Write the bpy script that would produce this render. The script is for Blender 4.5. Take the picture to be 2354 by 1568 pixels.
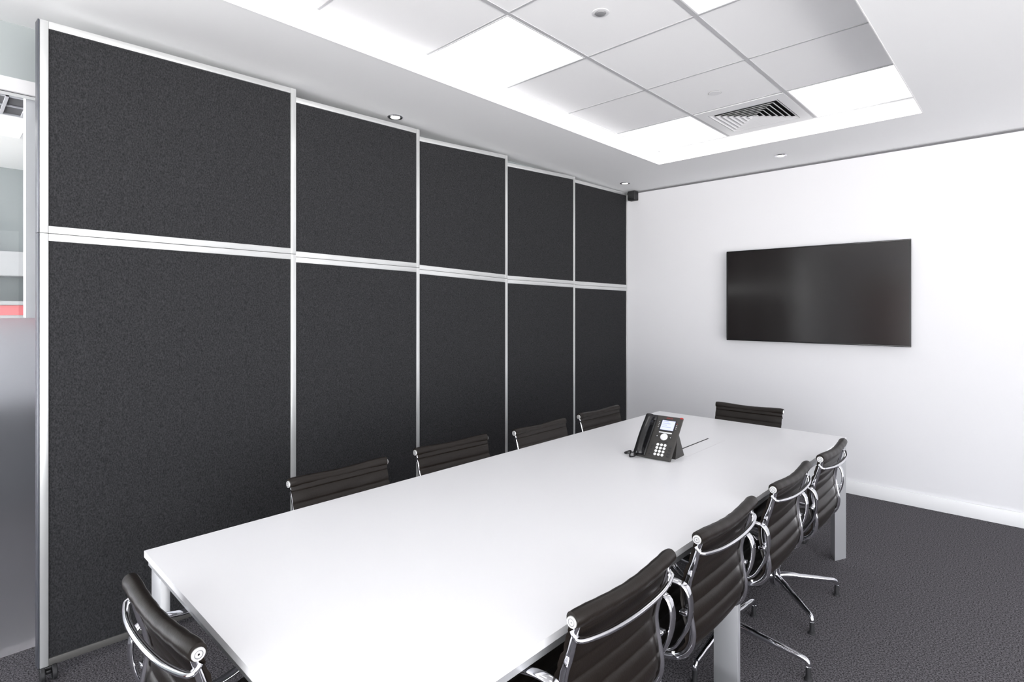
import bpy, bmesh, math, random
from mathutils import Vector, Matrix
random.seed(7)
for o in list(bpy.data.objects): bpy.data.objects.remove(o, do_unlink=True)
SC = bpy.context.scene
COL = SC.collection
PI = math.pi

# ---------------------------------------------------------------- camera
FPX = 1276.3
CAM = Vector((3.2515, -5.2561, 1.5304))
cd = bpy.data.cameras.new('camera'); co = bpy.data.objects.new('camera', cd); COL.objects.link(co)
co.location = CAM; co.rotation_euler = (PI/2, 0, 0.75952)
cd.sensor_fit = 'HORIZONTAL'; cd.sensor_width = 36; cd.lens = FPX/2354*36
cd.shift_y = -75.6/2354
cd.clip_start = 0.02
SC.camera = co
# ---------------------------------------------------------------- world, light, exposure
w = bpy.data.worlds.new('world'); SC.world = w; w.use_nodes = True
wn_ = w.node_tree.nodes; wl_ = w.node_tree.links
tc = wn_.new('ShaderNodeTexCoord'); sx = wn_.new('ShaderNodeSeparateXYZ'); wr = wn_.new('ShaderNodeValToRGB')
wl_.new(tc.outputs['Generated'], sx.inputs[0])
mr = wn_.new('ShaderNodeMapRange'); mr.inputs[1].default_value = -1; mr.inputs[2].default_value = 1
wl_.new(sx.outputs['Z'], mr.inputs[0]); wl_.new(mr.outputs[0], wr.inputs[0])
# overcast sky above; brighter half below the horizon added to lift the ceiling
wr.color_ramp.elements[0].position = .49; wr.color_ramp.elements[0].color = (1, .985, .97, 1)
wr.color_ramp.elements[1].position = .51; wr.color_ramp.elements[1].color = (.57, .58, .60, 1)
wl_.new(wr.outputs[0], wn_['Background'].inputs[0])
wn_['Background'].inputs[1].default_value = 10.2
SC.view_settings.view_transform = 'Standard'; SC.view_settings.look = 'None'
SC.view_settings.exposure = 0.12; SC.view_settings.gamma = 1
SC.view_settings.use_curve_mapping = False
PANEL = 1.9            # radiance of the ceiling light panels

# sky portals in unseen window openings, added behind and right for fill light
def portal(loc, rot, sx, sy):
    l = bpy.data.lights.new('sky_portal', 'AREA'); l.shape = 'RECTANGLE'; l.size = sx; l.size_y = sy; l.cycles.is_portal = True
    o = bpy.data.objects.new('sky_portal', l); COL.objects.link(o); o.location = loc; o.rotation_euler = rot
portal((7.45, -5.5, 1.33), (0, PI/2, 0), 2.6, 6.0)
portal((4.55, -8.65, 1.33), (-PI/2, 0, 0), 5.5, 2.6)
portal((-1.6, -7.45, 1.33), (-PI/2, 0, 0), 2.8, 2.6)  # unseen opening in the office, added to brighten it

# ---------------------------------------------------------------- materials
def mat(name, col, rough=.5, metal=0, spec=.5, emit=None, es=1, coat=0):
    m = bpy.data.materials.new(name); m.use_nodes = True
    b = m.node_tree.nodes['Principled BSDF']
    b.inputs['Base Color'].default_value = (*col, 1); b.inputs['Roughness'].default_value = rough
    b.inputs['Metallic'].default_value = metal; b.inputs['Specular IOR Level'].default_value = spec
    b.inputs['Coat Weight'].default_value = coat
    if emit: b.inputs['Emission Color'].default_value = (*emit, 1); b.inputs['Emission Strength'].default_value = es
    return m
def nodes(m): return m.node_tree.nodes, m.node_tree.links, m.node_tree.nodes['Principled BSDF']
def noise_bump(m, scale, strength, dist=.001, detail=4):
    N, L, b = nodes(m)
    tc = N.new('ShaderNodeTexCoord'); n = N.new('ShaderNodeTexNoise'); n.inputs['Scale'].default_value = scale
    n.inputs['Detail'].default_value = detail; L.new(tc.outputs['Object'], n.inputs['Vector'])
    bp = N.new('ShaderNodeBump'); bp.inputs['Strength'].default_value = strength; bp.inputs['Distance'].default_value = dist
    L.new(n.outputs['Fac'], bp.inputs['Height']); L.new(bp.outputs['Normal'], b.inputs['Normal'])
    return n
def noise_col(m, scale, c0, c1, p0=.35, p1=.65, detail=3, stretch=(1, 1, 1), rough=.6):
    N, L, b = nodes(m)
    tc = N.new('ShaderNodeTexCoord'); mp = N.new('ShaderNodeMapping'); mp.inputs['Scale'].default_value = stretch
    n = N.new('ShaderNodeTexNoise'); n.inputs['Scale'].default_value = scale; n.inputs['Detail'].default_value = detail
    n.inputs['Roughness'].default_value = rough
    L.new(tc.outputs['Object'], mp.inputs['Vector']); L.new(mp.outputs['Vector'], n.inputs['Vector'])
    r = N.new('ShaderNodeValToRGB'); r.color_ramp.elements[0].position = p0; r.color_ramp.elements[1].position = p1
    r.color_ramp.elements[0].color = (*c0, 1); r.color_ramp.elements[1].color = (*c1, 1)
    L.new(n.outputs['Fac'], r.inputs['Fac']); L.new(r.outputs['Color'], b.inputs['Base Color'])
    return n
M = {}
M['wall'] = mat('wall_paint', (.715, .715, .74), .7, spec=.25); noise_bump(M['wall'], 300, .05)
M['ceil'] = mat('ceiling_paint', (.93, .935, .95), .75, spec=.2)
M['tile'] = mat('ceiling_tile', (.92, .92, .935), .85, spec=.1); noise_bump(M['tile'], 400, .12)
M['tbar'] = mat('grid_bar', (.50, .50, .52), .5)
M['coffer'] = mat('coffer_white', (.88, .88, .89), .6)
M['gap'] = mat('shadow_gap', (.16, .16, .17), .8)
M['skirt'] = mat('skirting_gloss', (.84, .845, .86), .35)
M['carpet'] = mat('carpet', (.05, .05, .055), .95, spec=.1)
noise_col(M['carpet'], 150, (.016, .015, .017), (.24, .23, .25), .40, .72, 4, rough=.75); 
N, L, b = nodes(M['carpet'])
M['table'] = mat('table_laminate', (.79, .79, .81), .34, spec=.3)
M['tedge'] = mat('table_edge', (.74, .74, .76), .4)
M['tmetal'] = mat('satin_aluminium', (.60, .61, .63), .42, .7)
M['gunmetal'] = mat('dark_under_frame', (.06, .06, .065), .5, .3)
M['fabric'] = mat('charcoal_felt', (.05, .05, .053), .95, spec=.12)
noise_col(M['fabric'], 210, (.011, .0115, .0125), (.041, .041, .044), .3, .7, 4, (1, 1, .6)); 
M['alum'] = mat('divider_aluminium', (.66, .67, .67), .33, .6)
M['lowrail'] = mat('divider_bottom_rail', (.085, .083, .08), .5, .2)
M['aluend'] = mat('divider_end_cap', (.10, .105, .125), .4, .5)
M['leather'] = mat('black_leather', (.0085, .0060, .0045), .36, spec=.30); noise_bump(M['leather'], 190, .35, .0012)
N, L, b = nodes(M['leather'])
M['seam'] = mat('leather_seam', (.006, .006, .006), .7)
M['chrome'] = mat('polished_chrome', (.72, .72, .75), .07, 1)
M['capm'] = mat('end_cap_metal', (.84, .84, .84), .30, .6)
M['black'] = mat('black_plastic', (.012, .012, .013), .35)
M['rubber'] = mat('black_rubber', (.014, .014, .016), .6)
M['graphite'] = mat('phone_graphite', (.030, .028, .026), .45); 
M['gloss'] = mat('gloss_black', (.010, .010, .011), .13)
M['key'] = mat('phone_key_white', (.85, .85, .85), .4)
M['keyd'] = mat('phone_key_dark', (.02, .02, .022), .35)
M['silver'] = mat('phone_silver', (.72, .72, .74), .3, .3)
M['lcd'] = mat('phone_display', (.3, .32, .5), .3, emit=(.50, .53, .88), es=.75)
M['lcdline'] = mat('phone_display_text', (.1, .12, .3), .4, emit=(.36, .40, .76), es=.75)
M['red'] = mat('red_mark', (.35, .02, .02), .4)
M['white'] = mat('white_mark', (.6, .6, .6), .5)
M['bezel'] = mat('screen_bezel', (.008, .008, .009), .25)
M['screen'] = mat('screen_glass', (.012, .010, .010), .16, spec=.7)
M['tvback'] = mat('screen_back', (.25, .25, .26), .5)
M['emit'] = mat('light_diffuser', (.9, .9, .9), .5, emit=(1, .995, .985), es=PANEL)
M['dlens'] = mat('downlight_lens', (.9, .9, .9), .3, emit=(1, .98, .95), es=1.1)
M['ventw'] = mat('vent_white', (.78, .78, .80), .45)
M['dark'] = mat('duct_dark', (.012, .012, .014), .9)
M['frame'] = mat('glazing_frame_white', (.62, .62, .64), .4)
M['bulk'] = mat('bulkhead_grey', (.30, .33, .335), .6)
M['post'] = mat('jamb_grey', (.50, .50, .54), .5)
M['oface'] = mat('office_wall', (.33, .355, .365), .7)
M['cab'] = mat('cabinet_white', (.52, .52, .54), .5)
M['redband'] = mat('red_panel', (.80, .20, .22), .5)
M['counter'] = mat('counter_grey', (.10, .10, .11), .6)
def glass(name, rough, col, ior=1.45):
    m = mat(name, col, rough); b = m.node_tree.nodes['Principled BSDF']
    b.inputs['Transmission Weight'].default_value = 1; b.inputs['IOR'].default_value = ior
    return m
M['glass'] = glass('clear_glass', 0.0, (.97, .99, .98), 1.15)
M['frost'] = glass('frosted_film', .45, (.74, .75, .78), 1.12)

# ---------------------------------------------------------------- mesh helpers
class MB:
    def __init__(s): s.bm = bmesh.new()
    def _face(s, vs, sm):
        try:
            f = s.bm.faces.new(vs); f.smooth = sm
        except ValueError: pass
    def hexa(s, P, bev=0, seg=2):
        """P: 8 points, bottom ring then top ring"""
        v = [s.bm.verts.new(p) for p in P]; fs = []
        for q in ((3, 2, 1, 0), (4, 5, 6, 7), (0, 1, 5, 4), (1, 2, 6, 5), (2, 3, 7, 6), (3, 0, 4, 7)):
            fs.append(s.bm.faces.new([v[i] for i in q]))
        if bev:
            ed = {e for f in fs for e in f.edges}
            r = bmesh.ops.bevel(s.bm, geom=list(ed), offset=bev, segments=seg, affect='EDGES', profile=.5)
            for f in r['faces']: f.smooth = True
        return s
    def box(s, x0, x1, y0, y1, z0, z1, bev=0, seg=2, T=None):
        P = [Vector(p) for p in ((x0, y0, z0), (x1, y0, z0), (x1, y1, z0), (x0, y1, z0), (x0, y0, z1), (x1, y0, z1), (x1, y1, z1), (x0, y1, z1))]
        if T: P = [T @ p for p in P]
        return s.hexa(P, bev, seg)
    def rings(s, R, cap=True, closed=False, sm=True):
        V = [[s.bm.verts.new(p) for p in r] for r in R]; n = len(V[0])
        rng = range(len(V)) if closed else range(len(V)-1)
        for i in rng:
            A, B = V[i], V[(i+1) % len(V)]
            for j in range(n): s._face([A[j], A[(j+1) % n], B[(j+1) % n], B[j]], sm)
        if cap and not closed:
            s._face(V[0][::-1], False); s._face(V[-1], False)
        return s
    def tube(s, pts, r, n=12, ry=None, up=(0, 0, 1), closed=False, cap=True, sq=1):
        """swept ellipse; r across, ry along 'up'; lists allowed; sq<1 squares the section"""
        pts = [Vector(p) for p in pts]; m = len(pts); R = []
        for i, p in enumerate(pts):
            a = pts[(i-1) % m] if (closed or i > 0) else p; b = pts[(i+1) % m] if (closed or i < m-1) else p
            t = (b-a).normalized(); u = Vector(up); x = t.cross(u)
            if x.length < 1e-3: x = t.cross(Vector((0, 1, 0)))
            x.normalize(); y = x.cross(t).normalized()
            rx = r[i] if isinstance(r, (list, tuple)) else r
            q = ry if ry is not None else r
            q = q[i] if isinstance(q, (list, tuple)) else q
            ring = []
            for k in range(n):
                a_ = 2*PI*(k+.5)/n; c, sn = math.cos(a_), math.sin(a_)
                c = math.copysign(abs(c)**sq, c); sn = math.copysign(abs(sn)**sq, sn)
                ring.append(p+x*rx*c+y*q*sn)
            R.append(ring)
        return s.rings(R, cap, closed)
    def lathe(s, prof, c=(0, 0, 0), axis='z', n=24, T=None):
        R = []
        for rad, h in prof:
            ring = []
            for k in range(n):
                a = 2*PI*k/n; p = Vector((rad*math.cos(a), rad*math.sin(a), h))
                if axis == 'x': p = Vector((p.z, p.x, p.y))
                if axis == 'y': p = Vector((p.y, p.z, p.x))
                p = p+Vector(c)
                ring.append(T @ p if T else p)
            R.append(ring)
        return s.rings(R)
    def prism(s, pts2, z0, z1, T=None, sm=False):
        A = [Vector((x, y, z0)) for x, y in pts2]; B = [Vector((x, y, z1)) for x, y in pts2]
        if T: A = [T @ p for p in A]; B = [T @ p for p in B]
        return s.rings([A, B], sm=sm)
    def build(s, name, m, parent=None, sharp=35):
        bmesh.ops.recalc_face_normals(s.bm, faces=s.bm.faces)
        me = bpy.data.meshes.new(name); s.bm.to_mesh(me); s.bm.free()
        me.materials.append(m)
        me.set_sharp_from_angle(angle=math.radians(sharp))
        o = bpy.data.objects.new(name, me); COL.objects.link(o)
        if parent: o.parent = parent
        return o
def spline(P, k=6, closed=False):
    P = [Vector(p) for p in P]; n = len(P); out = []
    for i in range(n if closed else n-1):
        g = (lambda j: P[j % n]) if closed else (lambda j: P[max(0, min(n-1, j))])
        a, b, c, d = g(i-1), g(i), g(i+1), g(i+2)
        for q in range(k):
            t = q/k
            out.append(.5*((2*b)+(c-a)*t+(2*a-5*b+4*c-d)*t*t+(3*b-a-3*c+d)*t**3))
    if not closed: out.append(P[-1])
    return out
def thing(name, label, cat, loc=(0, 0, 0), rz=0, group=None):
    o = bpy.data.objects.new(name, None); COL.objects.link(o); o.empty_display_size = .1
    o.location = loc; o.rotation_euler = (0, 0, rz); o['label'] = label; o['category'] = cat
    if group: o['group'] = group
    return o
def structure(o, label=None):
    o['kind'] = 'structure'
    if label: o['label'] = label
    return o
def copy_tree(o, parent=None):
    c = o.copy(); COL.objects.link(c)
    if parent: c.parent = parent
    for ch in list(o.children): copy_tree(ch, c)
    return c

# ---------------------------------------------------------------- room shell
H = 2.7865; U = 2.9016; XR = 7.4; YB = -8.6; X0 = -.03
CA, CR, CF = .839, 2.708, -.850                     # ceiling recess: left, right, far edge
TX = (CR-CA)/3; R1 = .676; TS = .6237; NROW = 8
CN = CF-R1-TS*(NROW-1)
structure(MB().box(X0-.02, XR+.1, YB-.1, .1, -.1, 0).build('floor', M['carpet']), 'dark speckled charcoal carpet')
structure(MB().box(X0-.1, XR+.1, .0, .1, 0, H-.020).build('wall_far', M['wall']), 'white far wall behind the screen')
structure(MB().box(X0-.1, XR+.1, .022, .12, H-.020, H+.02).build('trim_1', M['gap']), 'dark shadow gap along the top of the far wall')
WZ0, WZ1 = .05, 2.65
c = MB().box(XR, XR+.1, YB, 0, 0, WZ0).box(XR, XR+.1, YB, 0, WZ1, H).box(XR, XR+.1, YB, YB+.1, WZ0, WZ1).box(XR, XR+.1, -2.5, 0, WZ0, WZ1)
structure(c.build('wall_right', M['wall']))
c = MB().box(X0-.1, 1.8, YB-.1, YB, 0, H).box(1.8, XR+.1, YB-.1, YB, 0, WZ0).box(1.8, XR+.1, YB-.1, YB, WZ1, H).box(7.3, XR+.1, YB-.1, YB, WZ0, WZ1)
structure(c.build('wall_back', M['wall']))
structure(MB().box(.55, 1.50, YB, YB+.04, 0, 2.15, .003).build('reflection_panel_1', mat('brown_reflection_panel', (.20, .075, .06), .5)), 'brown panel on the back wall, out of view, added to redden the screen reflection')  # unseen, put in so the screen mirrors a reddish brown
# bars of the made-up tall windows, out of view, added to bring in daylight
wn = MB()
for k in range(5): wn.box(XR+.02, XR+.07, YB+.1+k*1.47, YB+.14+k*1.47, WZ0, WZ1)
structure(wn.build('fill_window_1', M['frame']))
wn = MB()
for k in range(6): wn.box(1.8+k*1.09, 1.84+k*1.09, YB-.07, YB-.02, WZ0, WZ1)
structure(wn.build('fill_window_3', M['frame']))
# ceiling with the recess
c = MB()
c.box(X0-.1, CA, YB-.1, .1, H, H+.2).box(CR, XR+.1, YB-.1, .1, H, H+.2)
c.box(CA, CR, CF, .1, H, H+.2).box(CA, CR, YB-.1, CN, H, H+.2)
structure(c.build('ceiling', M['ceil']), 'white plaster ceiling border around the recess')
xs = [CA+TX*i for i in range(4)]
ys = [CF]+[CF-R1-TS*j for j in range(NROW)]
lights = {(0, 0), (2, 0), (0, 3), (2, 3), (0, 6), (2, 6)}
c = MB()
for i in range(3):
    for j in range(NROW):
        if (i, j) in lights or (i, j) == (1, 0): continue
        c.box(xs[i]+.001, xs[i+1]-.001, ys[j+1]+.001, ys[j]-.001, U, U+.015)
c.box(CA, CR, CN, CF, U+.10, U+.14)
structure(c.build('ceiling_recess', M['tile']), 'square white ceiling tiles in the recess'); bpy.data.objects['ceiling_recess'].name = 'ceiling.001'
c = MB(); bw = .010
for i in range(1, 3): c.box(xs[i]-bw, xs[i]+bw, CN, CF, U-.003, U+.012)
for j in range(1, NROW): c.box(CA, CR, ys[j]-bw*.6, ys[j]+bw*.6, U-.0024, U+.012)
structure(c.build('trim_2', M['tbar']), 'thin metal grid between the ceiling tiles')
c = MB()                                            # white edge angle around the recess
c.box(CA, CA+.014, CN, CF, U-.004, U-.001).box(CR-.014, CR, CN, CF, U-.004, U-.001).box(CA, CR, CF-.014, CF, U-.004, U-.001)
c.box(CA-.004, CA+.001, CN, CF+.004, H-.001, U).box(CR-.001, CR+.004, CN, CF+.004, H-.001, U).box(CA, CR, CF-.001, CF+.004, H-.001, U)
structure(c.build('trim_3', M['coffer']), 'white upstand around the ceiling recess')
structure(MB().box(X0, XR, -.018, 0, 0, .105, .003).build('baseboard_far', M['skirt']), 'white skirting board along the far wall')
structure(MB().box(XR-.018, XR, YB, -.018, 0, .105, .003).build('baseboard_right', M['skirt']))

# left wall: bulkhead, glazing and the office seen through it
c = MB()
c.box(X0-.10, X0, -4.55, .0, 0, H)
c.box(X0-.10, X0, YB, -4.55, 2.545, H)
c.box(X0-.10, X0, YB, -6.6, 0, 2.545)
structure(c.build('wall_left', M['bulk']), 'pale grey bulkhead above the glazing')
c = MB()
c.box(X0-.07, X0+.006, -6.6, -4.55, 2.485, 2.545)
c.box(X0-.07, X0+.006, -4.6, -4.55, 0.02, 2.485).box(X0-.07, X0+.006, -6.6, -6.55, 0.02, 2.485)
wl = structure(c.build('window_2', M['frame']), 'white framed glazed partition at the left')
MB().box(X0-.020, X0-.010, -6.55, -4.6, 1.486, 2.485).build('glass_pane', M['glass'], wl)
MB().box(X0-.020, X0-.010, -6.55, -4.6, .001, 1.486).build('frosted_pane', M['frost'], wl)['label'] = 'frosted lower glass'
structure(MB().box(X0-.22, X0-.12, -4.942, -4.60, 1.486, 2.72).build('trim_4', M['post']), 'pale grey jamb behind the glass')
# neighbouring office
OX = -3.1
c = MB().box(OX-.1, OX, -7.5, -2.0, 0, 2.8).box(OX, X0-.1, -7.5, -7.4, 0, .05).box(OX, X0-.1, -7.5, -7.4, 2.65, 2.8).box(OX, X0-.1, -2.1, -2.0, 0, 2.8)
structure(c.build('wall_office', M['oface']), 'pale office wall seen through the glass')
structure(MB().box(OX, X0-.1, -7.4, -2.1, -.1, -.001).build('floor_office', M['carpet']))
structure(MB().box(OX, X0-.1, -7.4, -2.1, 2.72, 2.8).build('ceiling_office', M['coffer']))
t = thing('office_light', 'bright square light panel seen through the glass at top left', 'ceiling light', (-1.57, -4.9, 2.70))
MB().box(-.28, .28, -.62, .10, 0.001, .02).build('frame', M['ventw'], t)
MB().box(-.26, .26, -.60, .08, -.003, .0).build('diffuser', M['emit'], t)
t = thing('office_air_grille', 'grey slatted air grille seen through the glass beside the office light', 'air vent', (-1.06, -4.95, 2.70))
MB().box(-.20, .20, -.6, .14, .004, .02).build('backing', M['counter'], t)
c = MB()
for k in range(8): c.box(-.20, .20, -.58+k*.095, -.58+k*.095+.014, -.008, .003)
for k in range(3): c.box(-.20+k*.194, -.188+k*.194, -.6, .14, -.006, .002)
c.build('slat', M['post'], t)
t = thing('wall_cupboard', 'long white wall cupboard seen through the glass at far left', 'cabinet', (OX, -4.9, 1.79))
MB().box(.001, .32, -1.6, 1.6, 0, .20).build('body', M['cab'], t)
for k in range(4): MB().box(.321, .335, -1.6+k*.8+.004, -1.6+k*.8+.796, .004, .196).build('door', M['cab'], t)
t = thing('office_counter', 'white topped counter with a red front edge seen through the glass', 'counter', (OX, -4.9, 0))
MB().box(.001, .5, -1.6, 1.6, 0, .78).build('base_cabinet', M['counter'], t)['label'] = 'dark base'
MB().box(.001, .5, -1.6, 1.6, .781, 1.439).build('body', M['cab'], t)
MB().box(.001, .53, -1.6, 1.6, 1.555, 1.585).build('worktop', M['cab'], t)
MB().box(.50, .52, -1.6, 1.6, 1.475, 1.553).build('front_edge', M['redband'], t)['label'] = 'red front edge'
MB().box(.001, .52, -1.6, 1.6, 1.44, 1.474).build('lower_trim', M['cab'], t)
tag_ = thing('notice_board', 'pale blank board on the office wall seen through the glass', 'board', (OX, -5.2, 2.02))
MB().box(.001, .02, -.5, .33, 0, .36, .003).build('panel', M['cab'], tag_)

# ---------------------------------------------------------------- ceiling fittings
def light_panel(i, j, label):
    x0, x1, y0, y1 = xs[i]+bw, xs[i+1]-bw, ys[j+1]+bw*.6, ys[j]-bw*.6
    if i == 0: x0 = CA+.014
    if i == 2: x1 = CR-.014
    if j == 0: y1 = CF-.014
    t = thing('ceiling_light', label, 'ceiling light', ((x0+x1)/2, (y0+y1)/2, U), 0, 'square light panels in the ceiling recess')
    a, b = (x1-x0)/2, (y1-y0)/2
    MB().box(-a, a, -b, -b+.008, -.004, .02).box(-a, a, b-.008, b, -.004, .02).box(-a, -a+.008, -b+.008, b-.008, -.004, .02).box(a-.008, a, -b+.008, b-.008, -.004, .02).build('frame', M['ventw'], t)
    MB().box(-a+.008, a-.008, -b+.008, b-.008, .0, .02).build('diffuser', M['emit'], t)
light_panel(0, 0, 'bright ceiling panel light in the far corner of the recess, left of the air vent')
light_panel(2, 0, 'bright ceiling panel light at the right of the air vent')
light_panel(0, 3, 'large bright ceiling panel light above the dark divider, beside the ceiling sensor')
light_panel(2, 3, 'bright ceiling panel light cut off by the top edge of the photo')
light_panel(0, 6, 'ceiling panel light out of view overhead at left')
light_panel(2, 6, 'ceiling panel light out of view overhead at right')
# four-way air diffuser
vx, vy = (xs[1]+xs[2])/2, (ys[0]+ys[1])/2
t = thing('air_vent', 'square white four-way louvred air vent in the ceiling recess', 'air vent', (vx, vy, U))
a = TX/2-.012; b = R1/2-.012; q = .237
MB().box(-a, a, -b, -q, -.006, .012).box(-a, a, q, b, -.006, .012).box(-a, -q, -q, q, -.006, .012).box(q, a, -q, q, -.006, .012).build('frame', M['ventw'], t)
MB().box(-q-.01, q+.01, -q-.01, q+.01, .085, .095).box(-q-.01, -q-.002, -q, q, .013, .085).box(q+.002, q+.01, -q, q, .013, .085).box(-q, q, -q-.01, -q-.002, .013, .085).box(-q, q, q+.002, q+.01, .013, .085).build('duct', M['dark'], t)
for k in range(7):
    ro = .232-k*.033; ri = ro-.018
    R = []
    for rr, z in ((ro, -.005), (ri, .007), (ri-.0025, .007), (ro-.004, -.006)):
        R.append([Vector((-rr, -rr, z)), Vector((rr, -rr, z)), Vector((rr, rr, z)), Vector((-rr, rr, z))])
    m = MB(); m.rings(R, cap=False, closed=True, sm=False); m.build('louvre', M['ventw'], t)
def downlight(x, y, label):
    t = thing('downlight', label, 'downlight', (x, y, H), 0, 'small round downlights in the ceiling border')
    m = MB(); m.lathe([(.050, 0), (.050, -.003), (.046, -.006), (.036, -.004), (.033, 0), (.033, .004), (.050, .004)][:6], n=32); m.build('bezel', M['chrome'], t)
    MB().lathe([(.032, -.0045), (.028, -.008), (.015, -.010), (.001, -.0105)], n=28).build('lens', M['dlens'], t)
downlight(.185, -3.14, 'round chrome downlight in the ceiling above the second divider section')
downlight(1.712, -.426, 'round downlight in the ceiling border above the wall screen')
downlight(.235, -.43, 'round downlight in the ceiling corner next to the divider end')
t = thing('ceiling_sensor', 'small round grey sensor in a ceiling tile beside the large light', 'sensor', (1.775, -3.105, U))
MB().lathe([(.040, -.0), (.040, -.002), (.036, -.003), (.026, -.003), (.026, 0)], n=32).build('rim', M['ventw'], t)
m = MB(); m.lathe([(.025, -.002), (.023, -.007), (.016, -.009), (.001, -.010)], n=24); m.build('lens', M['tvback'], t)
t = thing('ceiling_cover_disc', 'small round white cover disc in a ceiling tile in front of the air vent', 'cover disc', (1.752, -1.80, U))
MB().lathe([(.036, -.0), (.038, -.001), (.037, -.003), (.001, -.0035)], n=32).build('disc', M['ventw'], t)
MB().lathe([(.0395, -.0002), (.0395, -.0016), (.036, -.0016), (.036, -.0002)], n=32).build('shadow_ring', M['tvback'], t)
t = thing('corner_speaker', 'small black rounded speaker in the top corner beside the divider', 'speaker', (.088, -.002, 2.735))
MB().box(-.045, .048, -.075, 0, -.052, .048, .010, 3).build('body', M['rubber'], t)
MB().box(-.030, .034, -.078, -.0755, -.038, .034, .001, 1).build('grille', M['black'], t)

# ---------------------------------------------------------------- acoustic room divider
dv = Vector((.30, -4.9, 0)).normalized(); dn = Vector((dv.y, -dv.x, 0))
if dn.x < 0: dn = -dn
TH = .05
def dq(s0, s1, a0, a1, b0, b1, t0, t1, bev=.002):
    """solid along the divider from s0 to s1; a0,a1 bottom heights, b0,b1 top heights"""
    P = []
    for (za, zb) in ((a0, a1), (b0, b1)):
        P += [dv*s0+dn*t0+Vector((0, 0, za)), dv*s1+dn*t0+Vector((0, 0, zb)), dv*s1+dn*t1+Vector((0, 0, zb)), dv*s0+dn*t1+Vector((0, 0, za))]
    return P, bev
div = thing('room_divider', 'tall charcoal felt room divider in five bays with silver frames on castors', 'room divider', (0, 0, 0))
#        far s, near s, top far, top near, seam far, seam near, bottom far, bottom near
bays = [(3.841, 4.950, 2.757, 2.709, 1.832, 1.838, .006, .060),
        (2.943, 3.841, 2.751, 2.713, 1.806, 1.818, .006, .006),
        (2.015, 2.943, 2.770, 2.704, 1.769, 1.796, .006, .006),
        (1.030, 2.015, 2.777, 2.713, 1.757, 1.764, .006, .006),
        (.012, 1.030, 2.783, 2.752, 1.748, 1.752, .006, .006)]
def lerp(a, b, t): return a+(b-a)*t
for k, (s0, s1, tf, tn, mf, mn, bf, bn) in enumerate(bays):
    pw = .031 if k < 4 else .012
    if k == 1: pw = .026
    if k in (2, 3): pw = .026
    for up in (1, 0):
        lo = (mf+.001, mn+.001) if up else (bf, bn)
        hi = (tf, tn) if up else (mf-.001, mn-.001)
        rh_lo = .030; rh_hi = .030
        if k == 4: rh_lo = rh_lo+.004; 
        Zl = lambda s: lerp(lo[0], lo[1], (s-s0)/(s1-s0)); Zh = lambda s: lerp(hi[0], hi[1], (s-s0)/(s1-s0))
        m = MB(); near = s1-(.028 if k == 0 else 0)
        def add(P, bev): m.hexa(P, bev)
        add(*dq(s0, s0+pw, Zl(s0), Zl(s0+pw), Zh(s0), Zh(s0+pw), -TH, 0))                 # far post
        if k == 0: add(*dq(near, s1, Zl(near), Zl(s1), Zh(near), Zh(s1), -TH+.006, 0))            # near post
        add(*dq(s0+pw, near, Zh(s0+pw)-rh_hi, Zh(near)-rh_hi, Zh(s0+pw), Zh(near), -TH, -.001))
        if up: add(*dq(s0+pw, near, Zl(s0+pw), Zl(near), Zl(s0+pw)+rh_lo, Zl(near)+rh_lo, -TH, -.001))
        fr = m.build('panel_frame', M['alum'], div)
        if not up:
            m = MB(); P, bv = dq(s0+pw, near, Zl(s0+pw), Zl(near), Zl(s0+pw)+rh_lo, Zl(near)+rh_lo, -TH, -.001); m.hexa(P, bv)
            m.build('bottom_rail', M['lowrail'], fr)['label'] = 'dark grey bottom rail'
        m = MB()
        P, bv = dq(s0+pw+.0005, near-.0005, Zl(s0+pw)+rh_lo+.0005, Zl(near)+rh_lo+.0005, Zh(s0+pw)-rh_hi-.0005, Zh(near)-rh_hi-.0005, -TH+.006, -.006, 0)
        m.hexa(P, 0); m.build('felt_panel', M['fabric'], fr)
        if k == 0:
            m = MB(); P, bv = dq(s1+.0005, s1+.006, Zl(s1), Zl(s1), Zh(s1), Zh(s1), -TH, -.004, 0); m.hexa(P, .001)
            m.build('end_profile', M['aluend'], fr)['label'] = 'dark end profile'
def caster(s, z):
    p = dv*s-dn*.02
    m = MB(); m.box(p.x-.022, p.x+.022, p.y-.03, p.y+.03, z-.012, z-.0005, .003)
    cs = m.build('castor', M['black'], div)
    MB().box(p.x-.012, p.x+.030, p.y-.010, p.y+.010, .030, z-.0125, .004).build('fork', M['black'], cs)
    for s_ in (-1, 1):
        MB().lathe([(.018, -.008), (.028, -.008), (.0305, -.005), (.0305, .005), (.028, .008), (.018, .008)], (p.x+.020, p.y+s_*.0195, .031), 'y', 28).build('wheel', M['rubber'], cs)
caster(4.922, .058)

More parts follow.
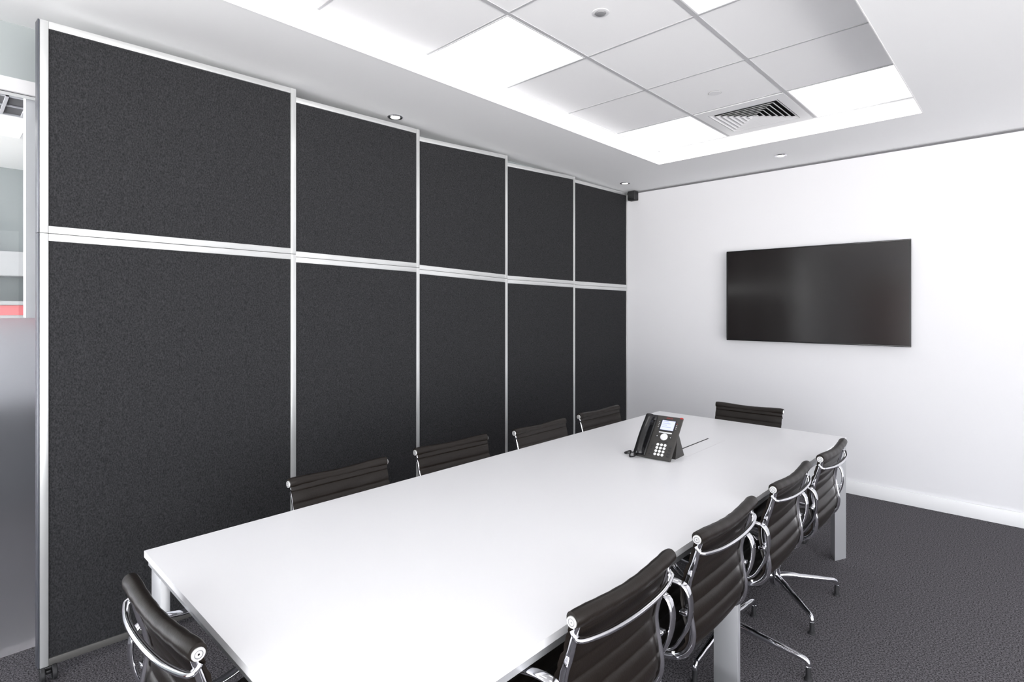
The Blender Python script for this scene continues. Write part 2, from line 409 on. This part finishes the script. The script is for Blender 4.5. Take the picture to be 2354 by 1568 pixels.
# ---------------------------------------------------------------- wall screen
tx0, tx1, tz0, tz1 = 1.1226, 2.5432, 1.231, 2.060
t = thing('wall_screen', 'large black flat screen mounted on the white far wall', 'television', ((tx0+tx1)/2, 0, tz0))
hw = (tx1-tx0)/2; hh = tz1-tz0
MB().box(-hw, hw, -.09, -.075, 0, .012, .002).box(-hw, hw, -.09, -.075, hh-.010, hh, .002).box(-hw, -hw+.010, -.09, -.075, .012, hh-.010).box(hw-.010, hw, -.09, -.075, .012, hh-.010).build('bezel', M['bezel'], t)
MB().box(-hw+.010, hw-.010, -.087, -.076, .012, hh-.010).build('screen', M['screen'], t)
MB().box(-hw+.004, hw-.004, -.0745, -.055, .004, hh-.004, .004).box(-.45, .45, -.055, -.032, .12, .62, .006).build('back_cover', M['tvback'], t)
MB().box(-.30, .30, -.031, 0, .22, .30).box(-.30, .30, -.031, 0, .50, .58).build('wall_bracket', M['black'], t)

# ---------------------------------------------------------------- table
ax, bx, ay, by = 1.1369, 2.3954, -4.770, -1.3817
TZ = .74
t = thing('conference_table', 'long white conference table with silver legs filling the middle of the room', 'table', ((ax+bx)/2, (ay+by)/2, 0))
ox, oy = (ax+bx)/2, (ay+by)/2; A, B = (bx-ax)/2, (by-ay)/2
fx0, fx1, fy0, fy1 = 1.787-ox, 1.893-ox, -2.470-oy, -1.985-oy       # cable flap opening
m = MB()
top = m
top.box(-A, fx0, -B, B, TZ-.021, TZ).box(fx1, A, -B, B, TZ-.021, TZ).box(fx0, fx1, -B, fy0, TZ-.021, TZ).box(fx0, fx1, fy1, B, TZ-.021, TZ)
bmesh.ops.remove_doubles(top.bm, verts=top.bm.verts, dist=1e-5)
top.build('table_top', M['table'], t)
g = .015
MB().box(fx0+.0005, fx0+g-.0005, fy0+.001, fy1-.001, TZ-.018, TZ-.0025).build('slot_shade', M['dark'], t)  # black strip filling the slot, stands in for the shade inside it
MB().box(fx0+g, fx1-.0012, fy0+.001, fy1-.001, TZ-.018, TZ+.0004).build('cable_flap', M['table'], t)
MB().box(fx0-.01, fx1+.01, fy0-.01, fy1+.01, TZ-.05, TZ-.022).build('cable_tray', M['dark'], t)
m = MB(); i_ = .010; w_ = .035
m.box(-A+i_, A-i_, -B+i_, -B+i_+w_, TZ-.048, TZ-.0215).box(-A+i_, A-i_, B-i_-w_, B-i_, TZ-.048, TZ-.0215)
m.box(-A+i_, -A+i_+w_, -B+i_+w_, B-i_-w_, TZ-.048, TZ-.0215).box(A-i_-w_, A-i_, -B+i_+w_, B-i_-w_, TZ-.048, TZ-.0215)
m.build('apron', M['tmetal'], t)
MB().box(-A+.10, A-.10, -.03, .03, TZ-.047, TZ-.0225).box(-.30, -.25, -B+.06, B-.06, TZ-.047, TZ-.0225).box(.25, .30, -B+.06, B-.06, TZ-.047, TZ-.0225).build('support_rail', M['gunmetal'], t)
ztop = TZ-.0485
def legv(px, py, s):   # wedge-shaped corner leg
    MB().prism([(px-.043*s, py+.045), (px+.002*s, py-.046), (px+.041*s, py+.045)], 0, ztop).build('leg', M['tmetal'], t)
legv(A-.042, B-.048, 1); legv(-A+.042, B-.048, -1)
def legp(x0, x1, y):
    MB().box(x0, x1, y-.014, y+.014, 0, ztop, .002).build('leg', M['tmetal'], t)
my = -3.055-oy
legp(A-.098, A-.001, my); legp(-A+.001, -A+.098, my)
legp(-A+.012, -A+.112, -B+.032); legp(A-.112, A-.012, -B+.032)

# ---------------------------------------------------------------- office chairs
# local frame: column at the origin, sitter faces +y, back at -y
prof = spline([(0, -.270, .822), (0, -.257, .780), (0, -.243, .735), (0, -.226, .690), (0, -.219, .650), (0, -.222, .610), (0, -.231, .560), (0, -.237, .520),
               (0, -.230, .480), (0, -.205, .448), (0, -.160, .430), (0, -.10, .424), (0, -.03, .424), (0, .04, .430), (0, .12, .440), (0, .19, .447), (0, .235, .440)], 16)
def resample(P, step):
    out = [P[0]]; acc = 0
    for a, b in zip(P, P[1:]):
        d = (b-a).length
        while acc+d >= step:
            t_ = (step-acc)/d; a = a.lerp(b, t_); d = (b-a).length; acc = 0; out.append(a.copy())
        acc += d
    return out
def make_chair():
    r = thing('office_chair', '', 'chair', group='black ribbed office chairs around the conference table')
    # sling: ribbed upholstery following the profile
    step = .004; P = resample(prof, step); n = len(P); rib = .052
    m = MB(); W = .2065
    front, back = [], []
    for i, p in enumerate(P):
        a = P[max(0, i-1)]; b_ = P[min(n-1, i+1)]; tg = (b_-a).normalized(); nr = Vector((0, -tg.z, tg.y))
        if i == 0: nr0 = nr
        # nr points behind/below the sitter or the opposite; make it point to the sitter's side
        if nr.y < 0 and p.z > .6: nr = -nr
        if nr.z < 0 and p.z <= .45: nr = -nr
        if .45 < p.z <= .6 and nr.y < 0: nr = -nr
        s_ = i*step-.030
        ph = abs(math.sin(PI*s_/rib)) if s_ > 0 else 1
        th = .0040+.0085*ph**.42
        row_f, row_b = [], []
        for k in range(13):
            u = -1+2*k/12; xf, xb = .2250*u, .2070*u
            sag = .007*(1-u*u) if p.z > .45 else .004*(1-u*u)
            e = 1-.35*abs(u)**10
            c0 = p-nr*sag; x = xf
            wob = .0006*math.sin(x*61+i*.9)+.0006*math.sin(x*37-i*.35)
            row_f.append(c0+Vector((xf, 0, 0))+nr*(th*e+wob)); row_b.append(c0+Vector((xb, 0, 0))-nr*(th*e))
        front.append(row_f); back.append(row_b)
    R = [f+b_[::-1] for f, b_ in zip(front, back)]
    m.rings(R); m.build('sling', M['leather'], r, 60)
    # leather rolls at top and front edge
    def roll(c, rad, bow):
        pts = []; rr = []
        for k in range(25):
            u = -1+2*k/24
            pts.append(Vector((.2285*u, c[1]-bow*(1-u*u)+.0008*math.sin(u*23), c[2]-.004*math.cos(u*PI)*1)))
            e = 1-.10*max(0, (abs(u)-.93)/.07)**2
            rr.append(rad*(1-.06*math.cos(u*PI/2)+.008*math.sin(u*17))*e)
        mm = MB(); mm.tube(pts, rr, 20); return mm
    roll((0, -.270, .823), .0205, .010).build('head_roll', M['leather'], r, 60)
    roll((0, .240, .436), .017, .0).build('front_roll', M['leather'], r, 60)
    # side rails
    for s_ in (-1, 1):
        pr4 = prof[::4]; pts = []
        for i4, p in enumerate(pr4):
            tg = (pr4[min(i4+1, len(pr4)-1)]-pr4[max(i4-1, 0)]).normalized(); pts.append(Vector((s_*.2140, p.y, p.z))+Vector((0, tg.z, -tg.y))*(.8*(.0080+.0045*min(1, max(0, (.80-p.z)/.12)))))
        dep = [.0080+.0045*min(1, max(0, (.80-p.z)/.12)) for p in pts]
        m = MB(); m.tube(pts, [.0080]*len(pts), 10, dep, up=(0, .7, .7), sq=.75)
        rail = m.build('side_rail', M['chrome'], r, 50)
        for cy, cz, rad in ((-.270, .8235, .0136), (.240, .4375, .012)):
            mm = MB(); mm.lathe([(rad*.2, 0), (rad, 0), (rad, .003), (rad*.93, .0045), (rad*.62, .0045), (rad*.60, .0037), (rad*.54, .0037), (rad*.52, .0045), (rad*.18, .0045), (rad*.14, .0030), (rad*.02, .0030)],
                              (0, 0, 0), 'x', 28)
            cap = mm.build('end_cap', M['capm'], r, 30); cap.location = (s_*.2286, cy, cz); cap.rotation_euler = (0, 0, 0 if s_ > 0 else PI)
            mm = MB(); mm.lathe([(rad*.13, .0032), (rad*.13, .0038), (rad*.02, .0038)], (0, 0, 0), 'x', 12)
            sc = mm.build('screw', M['black'], cap)
            MB().lathe([(rad*.66, .0040), (rad*.66, .0048), (rad*.58, .0048), (rad*.58, .0040)], (0, 0, 0), 'x', 28).build('cap_ring', M['tvback'], cap)
    # curved spreader bar behind the upper back
    sp = spline([(-.2165, -.262, .797), (-.2165, -.272, .784), (-.205, -.284, .778), (-.12, -.303, .774), (0, -.309, .772), (.12, -.303, .774), (.205, -.284, .778), (.2165, -.272, .784), (.2165, -.262, .797)], 6)
    MB().tube(sp, .0088, 12, .0062, sq=.8).build('back_spreader', M['chrome'], r, 60)
    # armrests: closed ribbon loops outside the rails
    for s_ in (-1, 1):
        lp = spline([(s_*.247, -.231, .520), (s_*.254, -.256, .580), (s_*.258, -.262, .640), (s_*.260, -.246, .683), (s_*.262, -.200, .690), (s_*.262, -.14, .678), (s_*.263, -.05, .676), (s_*.263, .06, .672), (s_*.261, .115, .648),
                     (s_*.258, .115, .600), (s_*.254, .08, .530), (s_*.248, .035, .470), (s_*.245, -.02, .448), (s_*.245, -.10, .444), (s_*.245, -.19, .466)], 5, closed=True)
        m = MB(); m.tube(lp, .0125, 10, .0055, up=(1e-3, 0, 0) if False else (0.0, .0, 1.0), closed=True, sq=.8)
        # ribbon section: rebuild with the broad side across x
        m = MB(); R = []; K = len(lp)
        for i, p in enumerate(lp):
            tg = (lp[(i+1) % K]-lp[i-1]).normalized(); x = Vector((1, 0, 0)); y = tg.cross(x).normalized()
            R.append([p+x*.0150*math.copysign(abs(math.cos(a))**.7, math.cos(a))+y*.0058*math.copysign(abs(math.sin(a))**.7, math.sin(a)) for a in [2*PI*(k+.5)/12 for k in range(12)]])
        m.rings(R, closed=True); arm = m.build('armrest', M['chrome'], r, 60)
        mm = MB(); mm.box(min(s_*.224, s_*.250), max(s_*.224, s_*.250), -.246, -.220, .585, .597, .003)
        mm.build('arm_bracket', M['chrome'], arm)
        MB().box(min(s_*.224, s_*.246), max(s_*.224, s_*.246), -.12, -.09, .430, .443, .003).build('arm_bracket', M['chrome'], arm)
    # under-seat spreader and tilt box
    m = MB()
    m.tube(spline([(-.2165, -.02, .418), (-.17, -.01, .392), (-.08, 0, .372), (0, 0, .368), (.08, 0, .372), (.17, -.01, .392), (.2165, -.02, .418)], 5), .020, 12, .009)
    m.tube(spline([(-.2165, -.195, .440), (-.15, -.165, .405), (0, -.150, .392), (.15, -.165, .405), (.2165, -.195, .440)], 5), .014, 12, .008)
    m.build('seat_spreader', M['chrome'], r, 60)
    MB().box(-.05, .05, -.16, .06, .335, .366, .008, 3).build('tilt_housing', M['black'], r)
    MB().lathe([(.021, .168), (.021, .336)], n=24).build('column', M['black'], r)
    m = MB(); m.lathe([(.020, .070), (.027, .078), (.026, .12), (.0225, .160), (.027, .166), (.027, .172), (.022, .174)], n=28)
    base = m.build('base_hub', M['chrome'], r, 40)
    for k in range(4):
        ca, sa = math.cos(k*PI/2+PI/4), math.sin(k*PI/2+PI/4)
        pts = [(ca*d_, sa*d_, z) for d_, z in ((.012, .112), (.06, .113), (.14, .104), (.24, .092), (.305, .084), (.326, .078), (.334, .066), (.335, .056))]
        mm = MB(); mm.tube(spline(pts, 3), [.0145]*3+[.0140]*3+[.0130]*3+[.0115]*3+[.0105]*3+[.0105]*7, 12, [.0165]*6+[.013]*4+[.011]*12, sq=.8)
        bl = mm.build('base_leg', M['chrome'], base, 50)
        mm = MB(); mm.lathe([(.010, .056), (.0105, .012), (.016, .008), (.017, .001), (.015, 0)], (ca*.335, sa*.335, 0), n=18)
        mm.build('glide', M['rubber'], base)
    return r
chairs = [  # x of top roll, y, yaw (local +y -> world), base twist, label
    (2.489, -4.027, 90, 12, 'black ribbed office chair nearest the camera on the right side of the table'),
    (2.493, -3.408, 90.3, 8, 'black ribbed office chair second from the front on the right table side'),
    (2.498, -2.761, 90.8, 45, 'black office chair third on the right side, behind the middle table leg'),
    (2.506, -2.156, 91, 0, 'black ribbed office chair farthest back on the right side, beside the far table leg'),
    (1.068, -4.029, -90, 20, 'black ribbed office chair nearest the camera on the divider side of the table'),
    (1.052, -3.385, -93, 8, 'black ribbed office chair second from the front on the divider side'),
    (1.102, -2.745, -90, 30, 'black ribbed office chair third from the front on the divider side'),
    (1.085, -2.114, -90.5, 15, 'black ribbed office chair farthest back on the divider side, near the white wall'),
    (1.7635, -1.264, 182.5, 0, 'black ribbed office chair at the far head of the table below the screen'),
    (1.776, -4.885, 2.5, 0, 'black office chair at the near table end, seen from behind at bottom left')]
proto = None
for (x, y, a, tw, lab) in chairs:
    ch = make_chair() if proto is None else copy_tree(proto)
    if proto is None: proto = ch
    ra = math.radians(a-90 if False else 0)
    rz = {90: PI/2}.get(a, math.radians(a))
    ch.rotation_euler = (0, 0, rz)
    off = Matrix.Rotation(rz, 3, 'Z') @ Vector((0, -.270, 0))
    ch.location = (x-off.x, y-off.y, 0)
    ch['label'] = lab
    for c_ in ch.children:
        if c_.name.startswith('base_hub'): c_.rotation_euler = (0, 0, math.radians(tw)-rz if False else math.radians(tw))

# ---------------------------------------------------------------- desk phone
t = thing('desk_phone', 'black desk telephone with handset and blue display on the white table', 'telephone', (1.80, -2.655, TZ), math.radians(3))
PW, PL = .190, .250; th = math.radians(50)
T = Matrix.Translation((-.003, 0, .0085)) @ Matrix.Rotation(th, 4, 'X')      # local u = x, v = y up the face, w = out of the face
def pb(x0, x1, y0, y1, z0, z1, bev, name, m, par=t, seg=2):
    return MB().box(x0, x1, y0, y1, z0, z1, bev, seg, T).build(name, M[m], par)
body = pb(-.120, .091, 0, .257, -.0125, 0, .006, 'body', 'graphite', seg=3)
pb(-.116, -.050, .006, .250, .0002, .005, .003, 'handset_cradle', 'gloss')
# display
pb(-.024, .063, .164, .234, .0002, .0012, .0008, 'display_surround', 'black', seg=1)
sc_ = pb(-.017, .056, .171, .228, .0012, .0018, 0, 'display', 'lcd')
sc_['label'] = 'glowing pale blue display'
for k, (x0, x1) in enumerate(((-.010, .020), (-.010, .032), (-.010, .014), (-.010, .040))):
    pb(x0, x1, .2195-k*.011, .2225-k*.011, .0018, .0020, 0, 'display_text', 'lcdline', sc_)
pb(-.017, .055, .1515, .1585, .0002, .0030, .0012, 'softkey_bar', 'silver')
# navigation wheel and its side keys
MB().lathe([(.020, .0), (.020, .003), (.018, .0045), (.010, .0045), (.009, .0035), (.001, .0035)], (.019, .130, 0), 'z', 32, T).build('navigation_wheel', M['silver'], t)
for x in (-.020, .055): pb(x-.008, x+.008, .124, .136, .0002, .0020, .0009, 'side_key', 'keyd'); pb(x-.0022, x+.0022, .128, .132, .0021, .0025, 0, 'key_mark', 'key')
# keypad
for r_ in range(4):
    for c_ in range(3):
        MB().lathe([(.0074, .0002), (.0074, .0025), (.0060, .0040), (.001, .0044)], (-.001+.0202*c_, .0822-.0188*r_, 0), 'z', 18, T).build('number_key', M['key'], t)
for k in range(4):
    pb(-.035, -.023, .018+k*.0175, .027+k*.0175, .0002, .0020, .0008, 'function_key', 'keyd')
    pb(.064, .078, .018+k*.0175, .027+k*.0175, .0002, .0020, .0008, 'function_key', 'keyd')
for k in range(3): pb(-.005+.020*k, .007+.020*k, .099, .105, .0002, .0018, .0008, 'function_key', 'keyd')
for k in range(4):
    pb(-.033, -.029, .184+k*.010, .187+k*.010, .0002, .0014, 0, 'line_lamp', 'white')
    pb(.066, .070, .184+k*.010, .187+k*.010, .0002, .0014, 0, 'line_lamp', 'red' if k == 3 else 'white')
pb(.073, .090, .2475, .2572, -.010, .0012, .003, 'message_lamp', 'red')
cu = bpy.data.curves.new('maker_mark', 'FONT'); cu.body = 'AVAYA'; cu.size = .011; cu.extrude = .0003; cu.align_x = 'CENTER'
tm = bpy.data.objects.new('tmp', cu); COL.objects.link(tm)
me = bpy.data.meshes.new_from_object(tm); bpy.data.objects.remove(tm, do_unlink=True)
me.transform(T @ Matrix.Translation((.018, .2395, .0006))); me.materials.clear(); me.materials.append(M['red'])
o = bpy.data.objects.new('maker_mark', me); COL.objects.link(o); o.parent = t
# rear stand
MB().prism([(.0, .0), (.004, .0), (.170, .0), (.105, .118), (.085, .118)], -.083, -.045, Matrix.Translation((0, .022, 0)) @ Matrix(((0, 0, 1, 0), (1, 0, 0, 0), (0, 1, 0, 0), (0, 0, 0, 1)))).build('stand', M['graphite'], t)
MB().prism([(.060, .0), (.170, .0), (.105, .118), (.085, .118)], .040, .080, Matrix.Translation((0, .022, 0)) @ Matrix(((0, 0, 1, 0), (1, 0, 0, 0), (0, 1, 0, 0), (0, 0, 0, 1)))).build('stand', M['graphite'], t)
# handset
hp = [(0, .010, .018), (0, .020, .025), (0, .045, .031), (0, .08, .034), (0, .12, .035), (0, .16, .034), (0, .195, .031), (0, .220, .025), (0, .232, .018)]
pts = [T @ Vector((-.084, y, z)) for _, y, z in hp]; sp = spline(pts, 4); K = len(sp)
rx = []; ry = []
for i in range(K):
    u = i/(K-1); e = abs(2*u-1)
    rx.append(.0205+.0065*max(0, (e-.45)/.55)**1.5 - (.010 if e > .97 else 0)); ry.append(.0115+.007*max(0, (e-.55)/.45)**1.2-(.006 if e > .97 else 0))
hs = MB().tube(sp, rx, 18, ry, up=tuple(T.to_3x3() @ Vector((0, 0, 1))), sq=.75).build('handset', M['gloss'], t, 60)
for y in (.032, .208):
    MB().lathe([(.023, .006), (.024, .018), (.020, .026)], (-.084, y, 0), 'z', 24, T).build('ear_cup' if y > .1 else 'mouth_cup', M['gloss'], hs)
# coiled cord looping out at the left foot of the handset
cp = spline([(-.092, .004, .022), (-.100, -.028, .010), (-.118, -.036, .006), (-.135, -.010, .008), (-.150, .030, .016), (-.172, .036, .010), (-.178, .014, .006), (-.158, .010, .008), (-.134, .036, .014), (-.110, .060, .016)], 40)
cr = []; ang = 0
for i, p in enumerate(cp):
    a = cp[min(i+1, len(cp)-1)]-cp[max(i-1, 0)]; a.normalize(); x = a.cross(Vector((0, 0, 1))).normalized(); y = x.cross(a)
    ang += (cp[i]-cp[i-1]).length/.0042*2*PI if i else 0
    q = p+(x*math.cos(ang)+y*math.sin(ang))*.0034
    q.z = max(q.z, .0018); cr.append(q)
MB().tube(cr, .0015, 5).build('coiled_cord', M['gloss'], t, 60)
